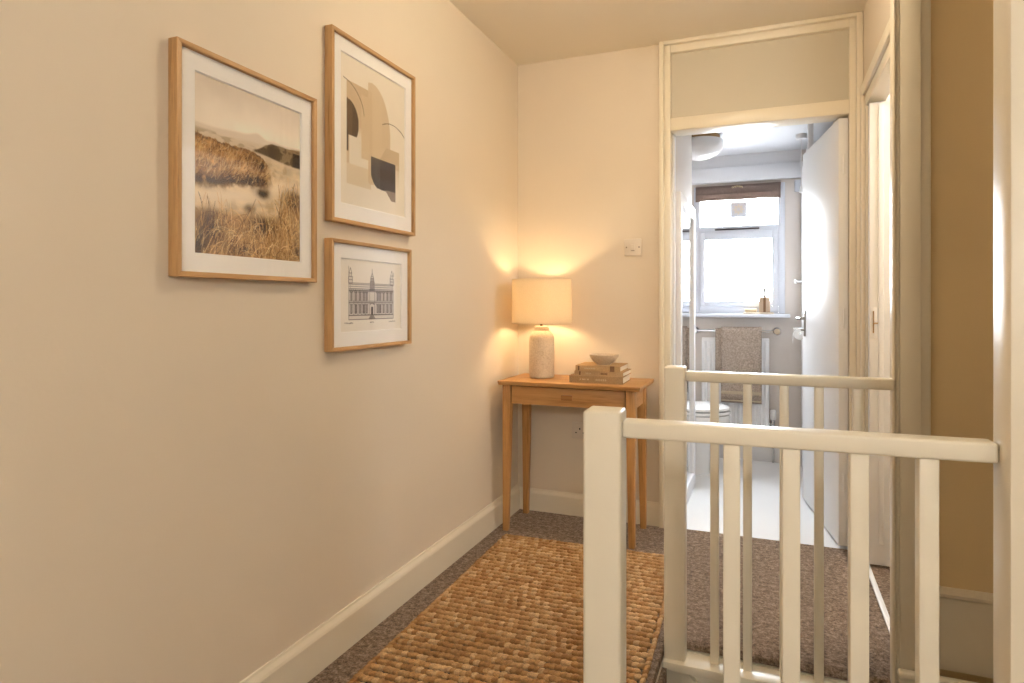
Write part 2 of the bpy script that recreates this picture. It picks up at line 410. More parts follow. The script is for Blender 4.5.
# open leaf
leaf_a = math.atan2(.117, .73)
lf = empty('door_leaf_pivot', (0, 0, 0)); bpy.data.objects.remove(lf)
def rotp(p):
    x, y, z = p; c, s = math.cos(leaf_a), math.sin(leaf_a)
    return (FX(.329) + x*c - y*s, (3.262-BY) + x*s + y*c, z)
bm = bmesh.new(); vv = box(bm, -.04, 0, 0, .74, .012, 1.955)
for v in bm.verts: v.co = rotp(v.co)
leaf = mk('door_leaf', bm, M['white'], d1, .0015)
bm = bmesh.new(); box(bm, -.046, -.04, .665, .695, .93, 1.075)
for v in bm.verts: v.co = rotp(v.co)
mk('handle_plate', bm, M['steel'], leaf, .002)
bm = bmesh.new(); tube(bm, (-.046, .68, 1.03), (-.085, .68, 1.03), .009); tube(bm, (-.08, .685, 1.03), (-.083, .575, 1.03), .008); tube(bm, (-.046, .68, .965), (-.062, .68, .965), .006)
for v in bm.verts: v.co = rotp(v.co)
mk('lever_handle', bm, M['steel'], leaf, smooth=True)
for hz in (.25, 1.0, 1.7):
    bm = bmesh.new(); tube(bm, (-.02, -.004, hz), (-.02, -.004, hz+.09), .006)
    for v in bm.verts: v.co = rotp(v.co)
    mk('hinge', bm, M['white'], leaf, smooth=True)

# ------------------------------------------------------------------ bathroom window
w1 = empty('window_1', (0, WY, 0)); struct(w1, 'white plastic bathroom window with frosted panes', 'window')
def wb(n, x0, x1, z0, z1, y0, y1, par=w1, m='upvc', b=.003): return bx(n, (x0, x1, y0, y1, z0, z1), M[m], par, b)
wb('frame_jamb', WX0, -.475, WZ0, WZ1, -.012, .06); wb('frame_jamb', .054, WX1, WZ0, WZ1, -.012, .06)
wb('frame_head', -.475, .054, 1.925, WZ1, -.012, .06); wb('frame_transom', -.475, .054, 1.63, 1.672, -.012, .06)
wb('frame_sill_bar', -.475, .054, WZ0, 1.092, -.012, .06)
wb('fanlight_pane', -.475, .054, 1.672, 1.925, .025, .031, m='wglass', b=0)
cs = wb('casement', -.475, -.44, 1.092, 1.63, -.022, .03)
wb('casement_stile', .014, .054, 1.092, 1.63, -.022, .03, cs); wb('casement_rail', -.44, .014, 1.574, 1.63, -.022, .03, cs)
wb('casement_rail', -.44, .014, 1.092, 1.132, -.022, .03, cs)
wb('casement_pane', -.44, .014, 1.132, 1.574, .01, .016, cs, 'wglass', 0)
wb('trickle_vent', -.37, -.07, 1.642, 1.652, -.02, -.012, m='dark', b=0)
wb('casement_handle', .03, .045, 1.33, 1.36, -.05, -.022, m='upvc')
struct(bx('trim_9', (-.53, .127, 4.75, 4.87, 1.016, 1.04), M['upvc'], bevel=.004), 'white bathroom window sill', 'trim')
# round vent on the fanlight
M['ventpale'] = paint('pale_grey_vent_plastic', (196, 196, 202), .5, .01, 0)
fv = empty('window_vent', (-.21, 4.888, 1.79)); tag(fv, 'small square pale vent with star grille on the upper window pane', 'vent')
bx('vent_plate', (-.056, .056, -.006, .006, -.055, .055), M['ventpale'], fv, .003)
M['ventgrey'] = paint('beige_vent_plastic', (206, 196, 180), .5, .01, 0)
for k in range(8):
    bm = bmesh.new(); t = k*math.pi/4; c, s = math.cos(t), math.sin(t)
    q = [(.008, 0), (.024, .009), (.042, 0), (.024, -.009)]
    pts = [(x*c-z*s, x*s+z*c) for x, z in q]
    prism(bm, [(x, -.010, z) for x, z in pts], [(x, -.006, z) for x, z in pts]); mk('grille_blade', bm, M['ventgrey'], fv)

# folded roman blind
rb = empty('roman_blind', (-.217, 4.845, 1.85)); tag(rb, 'brown roman blind folded up at the top of the bathroom window', 'blind')
bx('head_rail', (-.287, .287, -.012, .012, .092, .112), M['blind'], rb, .003)
for i, (z0, z1, dep) in enumerate(((.045, .098, .022), (.0, .062, .032))):
    bm = bmesh.new(); n = 24
    rings = []
    for k in range(n+1):
        x = -.285 + .57*k/n
        lob = abs(math.sin(k/n*2*math.pi))
        zb = z0 + (.004 if i else 0)*lob
        rings.append([(x, .0, z1), (x, -dep*.6, z1-.004), (x, -dep*(1+.25*lob), zb+.014), (x, -dep*(.9+.2*lob), zb), (x, -dep*.3, zb+.002), (x, 0, zb+.02)])
    loft(bm, rings); mk('fold', bm, M['blind'], rb, smooth=True)
bm = bmesh.new()
for k in range(5):
    lathe(bm, [(.004, -.007), (.009, 0), (.004, .007)], (-.03+.015*k, -.03, .098-.004*abs(2-k)), 10)
mk('lace_knot', bm, M['foil'], rb, smooth=True)

# soap tray, dispenser, soap
bmx = bmesh.new(); box(bmx, -.10, .10, -.035, .035, 0, .012)
tag(mk('soap_tray', bmx, M['stone'], None, .004), 'flat stone tray on the bathroom window sill', 'tray'); bpy.data.objects['soap_tray'].location = (-.075, 4.80, 1.04)
so = bx('soap_bar', (-.04, .04, -.022, .022, 0, .026), M['foil'], None, .008, 3); so.location = (-.125, 4.80, 1.052); tag(so, 'beige bar of soap lying on the sill tray', 'soap')
sd = empty('soap_dispenser', (-.035, 4.80, 1.052)); tag(sd, 'square taupe soap dispenser with steel pump on the sill', 'soap dispenser')
M['taupe'] = paint('taupe_ceramic', (176, 152, 128), .3, .02, 0)
bx('bottle', (-.036, .036, -.03, .03, 0, .105), M['taupe'], sd, .006, 3)
bx('bottle_label', (-.008, .008, -.0325, -.03, .002, .10), M['label'], sd)
bm = bmesh.new(); lathe(bm, [(.012, .105), (.012, .118), (.0065, .12), (.0065, .155), (.010, .156), (.010, .168)], (0, 0, 0), 16); tube(bm, (0, 0, .163), (-.036, -.01, .160), .0055, 8)
mk('pump', bm, M['pump'], sd, smooth=True)

# towel rail and towel
tr = empty('towel_rail', (-.23, 4.87, .92)); tag(tr, 'chrome towel rail with round flanges above the radiator', 'towel rail')
bm = bmesh.new(); tube(bm, (-.275, -.105, 0), (.275, -.105, 0), .008); mk('bar', bm, M['chrome'], tr, smooth=True)
for sx in (-.275, .275):
    bm = bmesh.new(); tube(bm, (sx, -.116, 0), (sx, 0, 0), .009); lathe(bm, [(.022, -.012), (.026, -.008), (.026, 0)], (sx, 0, 0), 20, 'Y'); lathe(bm, [(.02, -.124), (.024, -.118), (.018, -.11)], (sx, 0, 0), 20, 'Y')
    mk('flange', bm, M['chrome'], tr, smooth=True)
tw = empty('hand_towel', (-.205, 4.765, .92)); tag(tw, 'taupe hand towel with pale band folded over the towel rail', 'towel')
def drape(x0, x1, zl, zb, off, name, mat, zt=.0):
    bm = bmesh.new(); prof = []
    r = .012 + off
    prof.append((-r-.004, zl))
    for k in range(9):
        z = zl + (zt-zl)*(k+1)/9; prof.append((-r-.004*(1-k/9), z))
    for k in range(1, 8):
        t = math.pi - k*math.pi/8; prof.append((r*math.cos(t), zt + r*math.sin(t)))
    for k in range(8): prof.append((r, zt + (zb-zt)*k/7))
    th = .007; n = 16; outer = []
    rings = []
    for k in range(n+1):
        x = x0 + (x1-x0)*k/n
        ring = [(x, y + .002*math.sin(9*z+k*.9)*(1 if z < -.04 else 0), z) for y, z in prof]
        rings.append(ring)
    R = [[bm.verts.new(p) for p in r_] for r_ in rings]
    for i in range(n):
        for j in range(len(prof)-1): bm.faces.new((R[i][j], R[i][j+1], R[i+1][j+1], R[i+1][j]))
    o = mk(name, bm, mat, tw, smooth=True)
    s = o.modifiers.new('thickness', 'SOLIDIFY'); s.thickness = th; s.offset = 1
    return o
drape(-.155, .13, -.28, -.25, .001, 'inner_fold', M['towel'])
front = drape(-.115, .152, -.50, -.45, .012, 'outer_fold', M['towel'])
for z in (-.43, -.485):
    bx('woven_band', (-.114, .151, -.038, -.0335, z-.011 if z > -.45 else z-.006, z+.011 if z > -.45 else z+.004), M['towelband'], front, .001)

# radiator
ra = empty('radiator', (-.232, 4.87, .13)); tag(ra, 'white panel radiator with vertical ribs under the bathroom window', 'radiator')
bx('panel', (-.227, .227, -.06, -.045, 0, .735), M['white'], ra, .005)
bx('back_panel', (-.22, .22, -.03, -.018, .01, .72), M['white'], ra, .004)
bx('top_grille', (-.227, .227, -.045, -.016, .725, .738), M['white'], ra, .002)
for k in range(13):
    x = -.204 + k*.034
    bm = bmesh.new(); prism(bm, [(x-.011, -.06, .02), (x-.006, -.068, .02), (x+.006, -.068, .02), (x+.011, -.06, .02)], [(x-.011, -.06, .715), (x-.006, -.068, .715), (x+.006, -.068, .715), (x+.011, -.06, .715)])
    mk('rib', bm, M['white'], ra)
bm = bmesh.new(); lathe(bm, [(.018, .17), (.021, .18), (.021, .23), (.015, .24)], (.252, -.04, 0), 18); mk('valve_head', bm, M['white'], ra, smooth=True)
bm = bmesh.new(); lathe(bm, [(.011, .12), (.013, .125), (.013, .165), (.01, .17)], (.252, -.04, 0), 14); tube(bm, (.252, -.04, .13), (.252, -.04, -.13), .007); tube(bm, (.252, -.04, .14), (.227, -.04, .14), .009); mk('valve_pipe', bm, M['chrome'], ra, smooth=True)
for sx in (-.15, .15): bx('bracket', (sx-.015, sx+.015, -.018, 0, .5, .6), M['white'], ra)

# toilet
to = empty('toilet', (-.62, 4.40, -.002)); tag(to, 'white toilet with closed lid beyond the tall mirror', 'toilet')
def ell(cx, cz, ax, ay, front=1.0, n=36, flat=.75):
    r = []
    for k in range(n):
        t = 2*math.pi*k/n; x = math.cos(t); y = math.sin(t)
        xx = cx + (ax*x if x > 0 else ax*flat*x); r.append((xx, ay*y, cz))
    return r
bm = bmesh.new()
loft(bm, [ell(.05, 0, .21, .115), ell(.05, .03, .205, .11), ell(.06, .18, .20, .11), ell(.09, .26, .24, .14), ell(.13, .33, .245, .17), ell(.14, .375, .24, .178), ell(.14, .39, .235, .175)])
mk('bowl', bm, M['cer'], to, smooth=True)
bm = bmesh.new(); loft(bm, [ell(.14, .393, .235, .178), ell(.14, .397, .242, .184), ell(.14, .41, .242, .184), ell(.14, .415, .236, .178)]); mk('seat', bm, M['cer'], to, smooth=True)
bm = bmesh.new(); loft(bm, [ell(.135, .42, .235, .178), ell(.135, .424, .242, .184), ell(.135, .438, .24, .182), ell(.135, .45, .20, .15), ell(.135, .454, .1, .08)]); mk('lid', bm, M['cer'], to, smooth=True)
bx('cistern', (-.44, -.25, -.19, .19, .38, .76), M['cer'], to, .02, 3)
bx('cistern_lid', (-.45, -.24, -.2, .2, .765, .80), M['cer'], to, .01, 3)
bx('pedestal_back', (-.40, -.10, -.10, .10, 0, .38), M['cer'], to, .02, 3)

# tall framed mirror on the bathroom wall
mi = empty('tall_mirror', (-.45, 3.70, 0)); tag(mi, 'tall white-framed mirror panel just inside the bathroom on the left', 'mirror')
bx('glass', (0, .012, -.27, .29, .09, 1.62), M['mirror'], mi)
bx('frame_stile', (0, .026, -.33, -.27, .0, 1.69), M['white'], mi, .004); bx('frame_stile', (0, .026, .29, .36, .0, 1.69), M['white'], mi, .004)
bx('frame_rail', (0, .026, -.27, .29, 1.62, 1.69), M['white'], mi, .004); bx('frame_rail', (0, .026, -.27, .29, .0, .09), M['white'], mi, .004)

# bathroom ceiling lamp (off)
bl = empty('bathroom_ceiling_lamp', (-.415, 4.25, 2.18)); tag(bl, 'round white flush ceiling lamp in the bathroom', 'ceiling lamp')
bm = bmesh.new(); lathe(bm, [(.118, -.03), (.122, -.02), (.122, 0)], seg=40); mk('base_ring', bm, M['brass'], bl, smooth=True)
M['opal'] = paint('opal_diffuser', (228, 226, 226), .25, .003, 0)
bm = bmesh.new(); lathe(bm, [(.138, -.03), (.14, -.04), (.139, -.075), (.13, -.098), (.10, -.125), (.055, -.142), (.01, -.147)], seg=48); mk('diffuser', bm, M['opal'], bl, smooth=True)

# white shower side panel behind the open door, with hook, roll holder, cord
sp = empty('shower_panel', (.2, 4.435, -.002)); tag(sp, 'white tall panel beside the window behind the bathroom door edge', 'shower panel')
bx('panel', (.004, .024, -.42, .40, 0, 2.05), M['white'], sp, .002)
bx('edge_post', (0, .028, -.435, -.40, 0, 2.182), M['white'], sp, .003); bx('edge_post', (0, .028, .38, .417, 0, 2.09), M['white'], sp, .003)
bx('bottom_rail', (0, .028, -.40, .38, 0, .06), M['white'], sp, .003)
hk = empty('robe_hook', (.204, 4.40, 1.25)); tag(hk, 'small chrome robe hook on the white panel beside the window', 'hook')
bx('plate', (-.006, 0, -.02, .02, -.02, .02), M['chrome'], hk, .002)
bm = bmesh.new(); tube(bm, (-.006, 0, 0), (-.05, 0, 0), .008); lathe(bm, [(.008, -.06), (.014, -.056), (.014, -.05), (.008, -.046)], (0, 0, 0), 14, 'X'); mk('peg', bm, M['chrome'], hk, smooth=True)
rh = empty('toilet_roll_holder', (.204, 4.32, .93)); tag(rh, 'white paper roll on a holder near the bathroom door handle', 'toilet roll')
bm = bmesh.new(); tube(bm, (-.0, 0, .03), (-.07, 0, .03), .006); tube(bm, (-.035, -.06, .0), (-.035, .06, .0), .005); tube(bm, (-.035, .055, .0), (-.035, .055, .03), .005); mk('arm', bm, M['chrome'], rh, smooth=True)
bm = bmesh.new(); lathe(bm, [(.033, -.05), (.035, -.048), (.035, .048), (.033, .05)], (-.038, 0, -.005), 24, 'Y'); mk('paper_roll', bm, M['cer'], rh, smooth=True)
bx('loose_sheet', (-.075, -.072, -.045, .045, -.06, 0), M['cer'], rh)
pc = empty('pull_cord', (.183, 4.43, 2.18)); tag(pc, 'white light pull cord hanging from the bathroom ceiling by the door', 'pull cord')
bm = bmesh.new(); lathe(bm, [(.03, -.03), (.034, -.02), (.034, 0)], seg=20); mk('rose', bm, M['white'], pc, smooth=True)
bm = bmesh.new(); tube(bm, (0, 0, -.03), (0, 0, -.33), .0025, 8); mk('cord', bm, M['white'], pc)
bm = bmesh.new(); lathe(bm, [(.004, -.37), (.011, -.365), (.008, -.335), (.003, -.325)], seg=14); mk('toggle', bm, M['white'], pc, smooth=True)
jb = bx('junction_box', (-.02, .02, -.03, 0, -.04, .04), M['upvc'], None, .004); jb.location = (.178, 4.87, 1.93); tag(jb, 'small white junction box high beside the bathroom window', 'junction box')

# ------------------------------------------------------------------ balustrades
def balustrade(name, label, y, nx0, nx1, xr, zb, zn, bal, hb, bw, rz=0, rail=.894):
    b = empty(name, ((nx0+nx1)/2, y, zb), rz); tag(b, label, 'balustrade', 'cream balustrades around the stairwell')
    cx = (nx0+nx1)/2; w = nx1-nx0
    n = bx('newel_post', (-w/2, w/2, -w/2, w/2, -.35, .908-zb), M['post'], b, .007, 3)
    r = bx('handrail', (w/2, xr-cx, -.0225, .0225, rail-.032-zb, rail-zb), M['post'], b, .005, 3)
    for x in bal:
        bx('baluster', (x-cx-bw/2, x-cx+bw/2, -bw/2, bw/2, hb-zb, rail-.03-zb), M['post'], b, .0025)
    return b
near = balustrade('stair_balustrade', 'nearer cream balustrade with square newel post at the front left', 1.2125, -.331, -.259, .3345, 0, .908, (-.064, .034, .140, .241), -.06, .029, math.radians(2.6), .890)
far = balustrade('stair_balustrade', 'farther cream balustrade standing at the edge of the landing carpet', 2.128, -.318, -.252, .331, -.03, .898, (-.163, -.065, .04, .136, .238), -.03, .026)
struct(bx('trim_10', (-.255, .335, 1.172, 1.28, -.09, -.062), M['post'], bevel=.005), 'cream base rail under the nearer balusters', 'trim')

# ------------------------------------------------------------------ table
tb = empty('console_table', (-.88, 3.04, 0)); tag(tb, 'slim oak console table with one drawer against the end wall', 'table')
TZ = .738
bm = bmesh.new()
prism(bm, [(-.343, -.182, TZ-.02), (.341, -.182, TZ-.02), (.341, .18, TZ-.02), (-.343, .18, TZ-.02)], [(-.347, -.188, TZ), (.346, -.188, TZ), (.346, .18, TZ), (-.347, .18, TZ)])
mk('table_top', bm, M['oak'], tb, .0015)
def leg(x, y, sx, sy):
    bm = bmesh.new(); a, c = .021, .014
    top = [(x+i*a, y+j*a, TZ-.02) for i, j in ((-1, -1), (1, -1), (1, 1), (-1, 1))]
    mid = [(x+i*a, y+j*a, TZ-.125) for i, j in ((-1, -1), (1, -1), (1, 1), (-1, 1))]
    ox, oy = sx*.006, sy*.006
    bot = [(x+ox+i*c, y+oy+j*c, 0) for i, j in ((-1, -1), (1, -1), (1, 1), (-1, 1))]
    loft(bm, [bot, mid, top]); mk('leg', bm, M['oakz'], tb, .003)
for x, y, sx, sy in ((-.316, -.128, -1, -1), (.292, -.128, 1, -1), (.292, .138, 1, 1), (-.316, .138, -1, 1)): leg(x, y, sx, sy)
bx('apron', (-.295, .271, .128, .148, TZ-.115, TZ-.02), M['oak'], tb)
bx('apron', (.282, .302, -.107, .117, TZ-.115, TZ-.02), M['oak'], tb); bx('apron', (-.326, -.306, -.107, .117, TZ-.115, TZ-.02), M['oak'], tb)
dw = bx('drawer', (-.290, .266, -.142, -.124, TZ-.113, TZ-.028), M['oak'], tb, .002)
bx('drawer_box', (-.28, .256, -.124, .12, TZ-.11, TZ-.03), M['dark'], tb)  # dark colour stands in for shade in the gaps round the drawer
bm = bmesh.new(); prism(bm, [(-.016, -.142, TZ-.074), (.016, -.142, TZ-.074), (.016, -.142, TZ-.058), (-.016, -.142, TZ-.058)], [(-.028, -.178, TZ-.080), (.028, -.178, TZ-.080), (.028, -.178, TZ-.054), (-.028, -.178, TZ-.054)])
mk('drawer_pull', bm, M['pull'], dw, .003)

# lamp
la = empty('table_lamp', (-1.075, 3.07, TZ)); tag(la, 'lit table lamp with linen drum shade and speckled stoneware base', 'lamp')
bm = bmesh.new(); lathe(bm, [(.055, 0), (.0615, .004), (.063, .012), (.063, .195), (.061, .207), (.053, .222), (.046, .232), (.0385, .237), (.037, .252), (.03, .2535)], seg=56); mk('base', bm, M['stone'], la, smooth=True)
bm = bmesh.new(); lathe(bm, [(.034, .2535), (.036, .2555), (.036, .259), (.03, .261)], seg=40); mk('base_collar', bm, M['plastic'], la, smooth=True)
bm = bmesh.new(); lathe(bm, [(.008, .261), (.008, .283), (.017, .285), (.017, .325), (.012, .328)], seg=20); mk('lamp_holder', bm, M['brass'], la, smooth=True)
bm = bmesh.new()
lathe(bm, [(.012, .328), (.017, .338), (.027, .358), (.03, .375), (.026, .392), (.014, .403), (.003, .406)], seg=24); mk('bulb', bm, M['bulb'], la, smooth=True)
bm = bmesh.new(); S0, S1, RB, RT = .275, .497, .153, .150
lathe(bm, [(RB, S0), (RT, S1), (RT-.0025, S1), (RB-.0025, S0), (RB, S0)], seg=72, cap0=False, cap1=False); bmesh.ops.remove_doubles(bm, verts=bm.verts, dist=1e-6)
sh = mk('lamp_shade', bm, M['linen'], la, smooth=True)
for z, rr in ((S0, RB), (S1-.004, RT)):
    bm = bmesh.new(); lathe(bm, [(rr+.0012, z), (rr+.0012, z+.004), (rr-.0035, z+.004), (rr-.0035, z), (rr+.0012, z)], seg=72, cap0=False, cap1=False); mk('shade_hem', bm, M['linen'], sh)
bm = bmesh.new()
for k in range(3):
    t = k*2*math.pi/3+.4; tube(bm, (.017*math.cos(t), .017*math.sin(t), .300), (.15*math.cos(t), .15*math.sin(t), .282), .0018, 6)
mk('shade_carrier', bm, M['brass'], sh)

# books and bowl 
def book(label, x0, x1, y0, y1, z, h, m, rz, marks):
    cx, cy = (x0+x1)/2, (y0+y1)/2; w, d = (x1-x0)/2, (y1-y0)/2
    b = empty('book', (cx, cy, z), rz); tag(b, label, 'book', 'books stacked under the bowl')
    t = .003
    cv = bx('cover', [(-w, w, -d, d, 0, t), (-w, w, -d, d, h-t, h), (-w, w, -d, -d+t, t, h-t)], M[m], b)
    bx('pages', (-w+.004, w-.004, -d+t, d-.005, t, h-t), M['pages'], b)
    for (u0, u1, mat, zz0, zz1) in marks:
        bx('spine_print', (-w+2*w*u0, -w+2*w*u1, -d-.0008, -d, h*zz0, h*zz1), M[mat], cv)
bz = TZ
book('thick brown-grey book at the bottom of the stack', -.887, -.631, 2.925, 3.12, bz, .034, 'bookA', .02, [(.2+.045*k, .2+.045*k+.02+.02*(k % 2), 'foil', .42, .6) for k in range(4)] + [(.5+.035*k, .52+.035*k, 'foil', .35, .62) for k in range(6)])
book('thin taupe book in the middle of the stack', -.861, -.628, 2.93, 3.115, bz+.034, .022, 'bookB', -.01, [(.1, .13, 'label', .1, .9)] + [(.24+.03*k, .258+.03*k, 'foil', .35, .65) for k in range(4)] + [(.55+.028*k, .57+.028*k, 'label', .3, .7) for k in range(5)])
book('tan book with dark spine label on top of the stack', -.856, -.642, 2.925, 3.11, bz+.056, .027, 'bookC', .015, [(.77, .87, 'label', .02, .98), (.06, .09, 'label', .1, .9)] + [(.2+.05*k, .235+.05*k, 'foil', .4, .6) for k in range(5)])
bw = empty('bowl', (-.735, 3.0, bz+.083)); tag(bw, 'small shallow stoneware bowl on top of the books', 'bowl')
bm = bmesh.new(); lathe(bm, [(.02, .0), (.032, .0), (.034, .004), (.052, .016), (.066, .034), (.071, .048), (.069, .049), (.062, .035), (.048, .02), (.03, .009), (.002, .007)], seg=48, cap0=True, cap1=False); mk('dish', bm, M['stone'], bw, smooth=True)

# switch and socket on the end wall
sw = empty('light_switch', (-.646, BY, 1.398)); tag(sw, 'square white light switch on the end wall beside the doorway', 'light switch')
bx('plate', (-.043, .043, -.009, 0, -.043, .043), M['plastic'], sw, .003, 3)
rk = empty('x', (0, 0, 0)); bpy.data.objects.remove(rk)
bm = bmesh.new(); prism(bm, [(-.011, -.009, -.016), (.011, -.009, -.016), (.011, -.009, .016), (-.011, -.009, .016)], [(-.010, -.016, -.014), (.010, -.016, -.014), (.010, -.011, .014), (-.010, -.011, .014)]); mk('rocker', bm, M['plastic'], sw, .001)
bx('rocker_gap', (-.009, .009, -.0095, -.0088, -.0185, -.0165), M['label'], sw)
for sx in (-.032, .032):
    bm = bmesh.new(); lathe(bm, [(.0034, -.0098), (.0034, -.009)], (sx, 0, 0), 14, 'Y'); mk('screw', bm, M['label'], sw)
sk = empty('wall_socket', (-.924, BY, .447)); tag(sk, 'white power socket on the wall under the table', 'socket')
bx('plate', (-.043, .043, -.009, 0, -.043, .043), M['plastic'], sk, .003, 3)
for d in ((-.024, -.016, -.0095, -.0088, -.014, -.009), (.016, .024, -.0095, -.0088, -.014, -.009), (-.003, .003, -.0095, -.0088, .004, .014)): bx('pin_slot', d, M['dark'], sk)
bx('rocker', (.022, .036, -.013, -.009, .02, .036), M['plastic'], sk, .001)

# globe lamps outside the view; the last two are added as fill
def globe(loc, label, drop, glow):
    cl = empty('unseen_globe_lamp', loc); tag(cl, label, 'ceiling lamp')
    bm = bmesh.new(); lathe(bm, [(.05, -.02), (.055, 0)], seg=32); mk('ceiling_rose', bm, M['white'], cl, smooth=True)
    bm = bmesh.new(); tube(bm, (0, 0, -.02), (0, 0, -drop+.09), .005, 8); mk('stem', bm, M['brass'], cl, smooth=True)
    bm = bmesh.new(); lathe(bm, [(.09*math.sin(math.pi*k/16)+.001, -drop-.09*math.cos(math.pi*k/16)) for k in range(17)], seg=32); mk('globe', bm, M[glow], cl, smooth=True)
globe((-.28, 2.0, CZ), 'lit globe lamp hanging over the stairs, above the view', .11, 'ceiling_glow')
globe((.55, -1.35, CZ), 'added fill globe hanging low behind the camera', .6, 'fill_glow')
globe((1.3, 2.7, CZ), 'added fill globe out of sight in the right-hand room', .2, 'room_fill_glow')

# ------------------------------------------------------------------ jute rug
rug = empty('jute_rug', (-.745, 2.05, 0), math.radians(1.6)); tag(rug, 'chunky woven golden jute rug on the landing carpet', 'rug')
RW, RY0, RY1, SP, KN = .395, -.85, .80, .0315, .0172
JC = [np.array(lin(c)) for c in ((188, 146, 96), (202, 162, 112), (176, 132, 84), (214, 178, 132), (194, 152, 102))]
def knot_template(nu=8, nv=5):
    vs_, fs = [], []
    for j in range(nv+1):
        ph = math.pi*j/nv
        for i in range(nu):
            th = 2*math.pi*i/nu; vs_.append((math.cos(ph), math.sin(ph)*math.cos(th), math.sin(ph)*math.sin(th)))
    for j in range(nv):
        for i in range(nu): fs.append((j*nu+i, j*nu+(i+1) % nu, (j+1)*nu+(i+1) % nu, (j+1)*nu+i))
    return np.array(vs_), np.array(fs)
KV, KF = knot_template()
def strand_mesh(name, knots):
    V, Fc, Cc = [], [], []
    for (x, y, z, lx, ly, lz, az, el, col) in knots:
        v = KV*np.array((lx, ly, lz)); ce, se = math.cos(el), math.sin(el); ca, sa = math.cos(az), math.sin(az)
        v = np.stack([v[:, 0]*ce - v[:, 2]*se, v[:, 1], v[:, 0]*se + v[:, 2]*ce], 1)
        v = np.stack([v[:, 0]*ca - v[:, 1]*sa, v[:, 0]*sa + v[:, 1]*ca, v[:, 2]], 1) + np.array((x, y, z))
        v[:, 2] = np.maximum(v[:, 2], .0005)
        Fc.append(KF + len(KV)*len(V)); V.append(v); Cc.append(np.tile(np.append(col, 1.0), (len(KV), 1)))
    V = np.concatenate(V); Fc = np.concatenate(Fc); Cc = np.concatenate(Cc)
    me = bpy.data.meshes.new(name); me.from_pydata(V.tolist(), [], Fc.tolist())
    at = me.color_attributes.new('Col', 'FLOAT_COLOR', 'POINT'); at.data.foreach_set('color', Cc.astype(np.float32).ravel())
    me.polygons.foreach_set('use_smooth', [True]*len(me.polygons)); me.materials.append(M['jute'])
    o = bpy.data.objects.new(name, me); COL.objects.link(o); o.parent = rug; return o
nrow = int((RY1-RY0)/SP)
rng = np.random.RandomState(3)
for r in range(nrow):
    y = RY0 + (r+.5)*SP; ks = []; n = int(2*RW/KN); tone = rng.uniform(.95, 1.05)
    for k in range(n):
        x = -RW + (k+.5)*KN + (.5*KN if r % 2 else 0) + rng.uniform(-.002, .002)
        if x > RW: continue
        col = JC[rng.randint(5)]*rng.uniform(.98, 1.14)*tone*np.array((.98, 1.0, 1.06))
        ks.append((x, y + rng.uniform(-.0015, .0015), 0.0080 + rng.uniform(-.0012, .0016), KN*.86, SP*.315*rng.uniform(.92, 1.06), .0105, .38 + rng.uniform(-.15, .15), rng.uniform(-.1, .1), col))
    strand_mesh('woven_row', ks)
for sx in (-1, 1):
    ks = []
    for k in range(int((RY1-RY0)/.024)):
        ks.append((sx*(RW+.002)+rng.uniform(-.002, .002), RY0+(k+.5)*.024, .010, .0175, .008, .009, math.pi/2+rng.uniform(-.5, -.2), 0, JC[rng.randint(5)]*rng.uniform(.8, 1.0)))
    strand_mesh('edge_braid', ks)
bx('rug_backing', (-RW+.012, RW-.014, RY0+.005, RY1-.005, .001, .004), M['dark'], rug)  # backing coloured dark as painted shade between the woven rows

# ------------------------------------------------------------------ pictures
def srgb2lin(a):
    a = np.clip(a, 0, 255)/255.; return np.where(a <= .04045, a/12.92, ((a+.055)/1.055)**2.4)

def vnoise(h, w, cells, rng, oct=4, ax=1.0):
    out = np.zeros((h, w)); amp = 1; tot = 0
    for o in range(oct):
        gy, gx = max(2, int(cells*2**o)), max(2, int(cells*ax*2**o)); g = rng.rand(gy+2, gx+2)
        yy = np.linspace(0, gy, h); xx = np.linspace(0, gx, w); yi = yy.astype(int); xi = xx.astype(int)
        fy = (yy-yi)[:, None]; fx = (xx-xi)[None, :]; fy = fy*fy*(3-2*fy); fx = fx*fx*(3-2*fx)
        a = g[np.ix_(yi, xi)]; b = g[np.ix_(yi, xi+1)]; c = g[np.ix_(yi+1, xi)]; d = g[np.ix_(yi+1, xi+1)]
        out += amp*((a*(1-fx)+b*fx)*(1-fy) + (c*(1-fx)+d*fx)*fy); tot += amp; amp *= .55
    return out/tot

def sstep(a, b, x):
    t = np.clip((x-a)/(b-a+1e-9), 0, 1); return t*t*(3-2*t)

